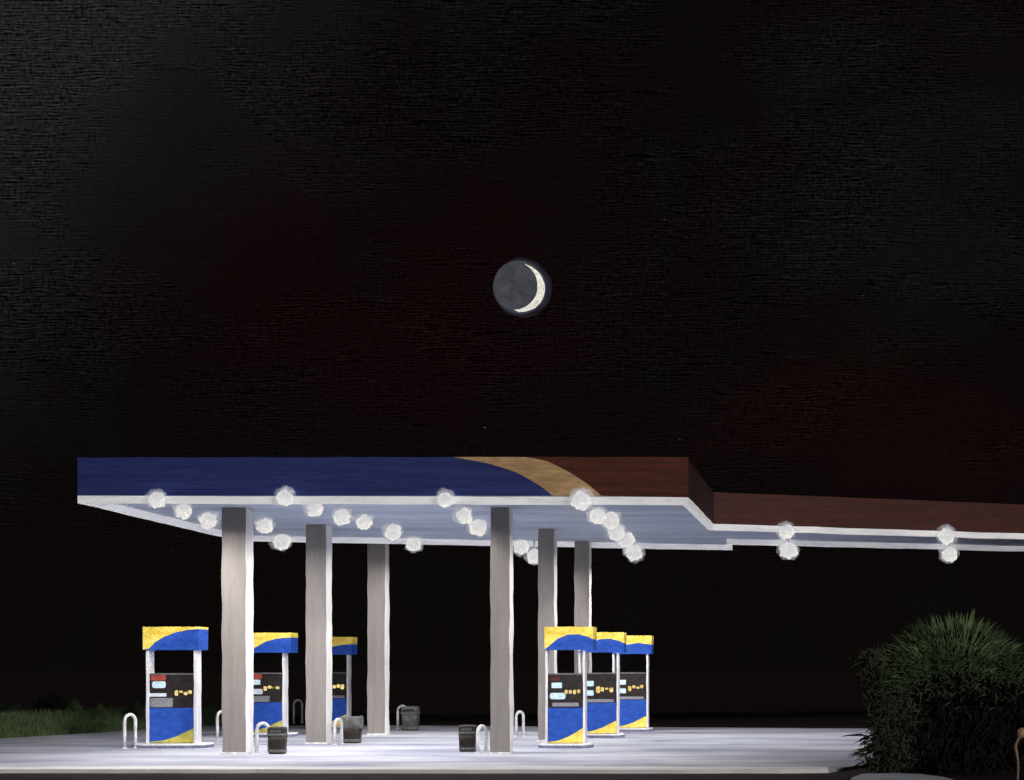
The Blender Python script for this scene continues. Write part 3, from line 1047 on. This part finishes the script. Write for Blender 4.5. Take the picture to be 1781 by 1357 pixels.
# ------------------------------------------------------------------ light
FILL_EL, FILL_AZ = math.radians(13), math.radians(33)      # low fill light added from the road side, from the right
sd = bpy.data.lights.new('front_fill', 'SUN')
sd.energy = 1.2
sd.angle = math.radians(4)
sd.color = (1.0, .95, .90)
so = bpy.data.objects.new('front_fill', sd)
COL.objects.link(so)
dirn = Vector((-math.sin(FILL_AZ) * math.cos(FILL_EL), math.cos(FILL_AZ) * math.cos(FILL_EL), -math.sin(FILL_EL)))
so.rotation_euler = dirn.to_track_quat('-Z', 'Y').to_euler()

# night sky: almost black, cloudy tints, coarse horizontal grain
w = bpy.data.worlds.new('World')
sc.world = w
w.use_nodes = True
nt = w.node_tree
N, L = nt.nodes, nt.links
bg = N['Background']
tc = N.new('ShaderNodeTexCoord')
sx = N.new('ShaderNodeSeparateXYZ')
L.new(tc.outputs['Generated'], sx.inputs[0])


def math_(op, a, b=None, c=None, clamp=False):
    n_ = N.new('ShaderNodeMath'); n_.operation = op; n_.use_clamp = clamp
    for i, v_ in enumerate((a, b, c)):
        if v_ is None: continue
        if isinstance(v_, (int, float)): n_.inputs[i].default_value = v_
        else: L.new(v_, n_.inputs[i])
    return n_.outputs[0]


yy = math_('MAXIMUM', sx.outputs['Y'], .08)
U = math_('DIVIDE', sx.outputs['X'], yy)
V = math_('DIVIDE', sx.outputs['Z'], yy)


def nz_(su, sv, scale=1.0, detail=2, dist=0.0, off=0.0, rough=.55):
    cb = N.new('ShaderNodeCombineXYZ')
    L.new(math_('MULTIPLY', U, su), cb.inputs[0]); L.new(math_('MULTIPLY', V, sv), cb.inputs[1]); cb.inputs[2].default_value = off
    t_ = N.new('ShaderNodeTexNoise')
    t_.inputs['Scale'].default_value = scale; t_.inputs['Detail'].default_value = detail
    t_.inputs['Distortion'].default_value = dist; t_.inputs['Roughness'].default_value = rough
    L.new(cb.outputs[0], t_.inputs['Vector'])
    return t_.outputs['Fac']


def mr_(v_, a, b, c, d):
    n_ = N.new('ShaderNodeMapRange')
    L.new(v_, n_.inputs['Value'])
    for nm, q_ in (('From Min', a), ('From Max', b), ('To Min', c), ('To Max', d)): n_.inputs[nm].default_value = q_
    return n_.outputs['Result']


def col_ramp(v_, stops):
    r_ = N.new('ShaderNodeValToRGB')
    e = r_.color_ramp.elements
    while len(e) < len(stops): e.new(.5)
    for q_, (p_, c_) in zip(e, stops):
        q_.position = p_; q_.color = (*c_, 1)
    L.new(v_, r_.inputs['Fac'])
    return r_.outputs['Color']


tint = col_ramp(nz_(7, 9, 1, 3, .6, 2.3), [(.30, (.0040, .0020, .0022)), (.50, (.0034, .0022, .0023)), (.60, (.0034, .0030, .0028)), (.72, (.0040, .0040, .0042))])


def tint_patch(cu, cv, ru, rv, colr, base):
    """a broad faint cloud of sky colour"""
    a_ = math_('POWER', math_('MULTIPLY', math_('SUBTRACT', U, cu), 1 / ru), 2)
    b_ = math_('POWER', math_('MULTIPLY', math_('SUBTRACT', V, cv), 1 / rv), 2)
    d_ = math_('ADD', math_('ADD', a_, b_), mr_(nz_(11, 15, 1, 3, .5, cu * 50), .3, .7, -.45, .45))
    f_ = mr_(d_, 0, 1, 1, 0)
    q_ = N.new('ShaderNodeMix'); q_.data_type = 'RGBA'
    L.new(f_, q_.inputs['Factor']); L.new(base, q_.inputs['A']); q_.inputs['B'].default_value = (*colr, 1)
    return q_.outputs['Result']


tint = tint_patch(-.24, .22, .16, .10, (.0054, .0018, .0021), tint)
tint = tint_patch(.06, .14, .16, .05, (.0062, .0023, .0024), tint)
tint = tint_patch(.06, .29, .13, .11, (.0046, .0048, .0040), tint)
# paler towards the upper left
dgl = math_('ADD', math_('MULTIPLY', U, -1.0), V)
pale = mr_(math_('ADD', dgl, mr_(nz_(5, 5, 1, 2, .3, 7.7), .3, .7, -.06, .06)), .50, .92, 0, 1)
pale = math_('POWER', pale, 1.5)
pcol = N.new('ShaderNodeMix'); pcol.data_type = 'RGBA'
L.new(pale, pcol.inputs['Factor']); L.new(tint, pcol.inputs['A']); pcol.inputs['B'].default_value = (.0170, .0180, .0192, 1)
# grain: horizontal threads broken by vertical ones, strength varying by patch
ph = math_('ADD', math_('MULTIPLY', V, 3330.0), math_('MULTIPLY', nz_(26, 110, 1, 4, .4, 1.0), 22.0))
th = math_('MULTIPLY', math_('SINE', ph), mr_(nz_(120, 420, 1, 2, .2, 9.0), .40, .60, -.15, 1.0))
tv = nz_(560, 300, 1, 2, .2, 5.0)
patch = math_('MULTIPLY', mr_(nz_(10, 13, 1, 4, .7, 11.0), .40, .62, .25, 1.35), mr_(V, .03, .20, .18, 1.0))
gr1 = math_('MULTIPLY', th, 1.2)
gr2 = mr_(tv, .34, .66, -.45, .45)
gsum = math_('MULTIPLY', math_('ADD', gr1, gr2), patch)
gmul = math_('MAXIMUM', math_('ADD', gsum, 1.0), .12)
sc1 = N.new('ShaderNodeVectorMath'); sc1.operation = 'SCALE'
L.new(pcol.outputs['Result'], sc1.inputs[0]); L.new(gmul, sc1.inputs['Scale'])
# rare surface glints painted into the sky colour, clustered
gl = mr_(nz_(330, 430, 1, 0, 0, 3.3), .85, .91, 0, 1)
cl = mr_(nz_(10, 12, 1, 2, .5, 17.0), .52, .68, 0, .12)
spk = math_('MULTIPLY', gl, cl)
spk = math_('MULTIPLY', math_('MULTIPLY', spk, mr_(V, .06, .12, 0, 1)), mr_(U, -.30, -.05, 1.6, .25))
ad = N.new('ShaderNodeVectorMath'); ad.operation = 'ADD'
L.new(sc1.outputs['Vector'], ad.inputs[0]); L.new(spk, ad.inputs[1])
L.new(ad.outputs['Vector'], bg.inputs['Color'])
bg.inputs['Strength'].default_value = 1.0

sc.view_settings.view_transform = 'Standard'
sc.view_settings.look = 'None'
sc.view_settings.exposure = 0
sc.view_settings.gamma = 1
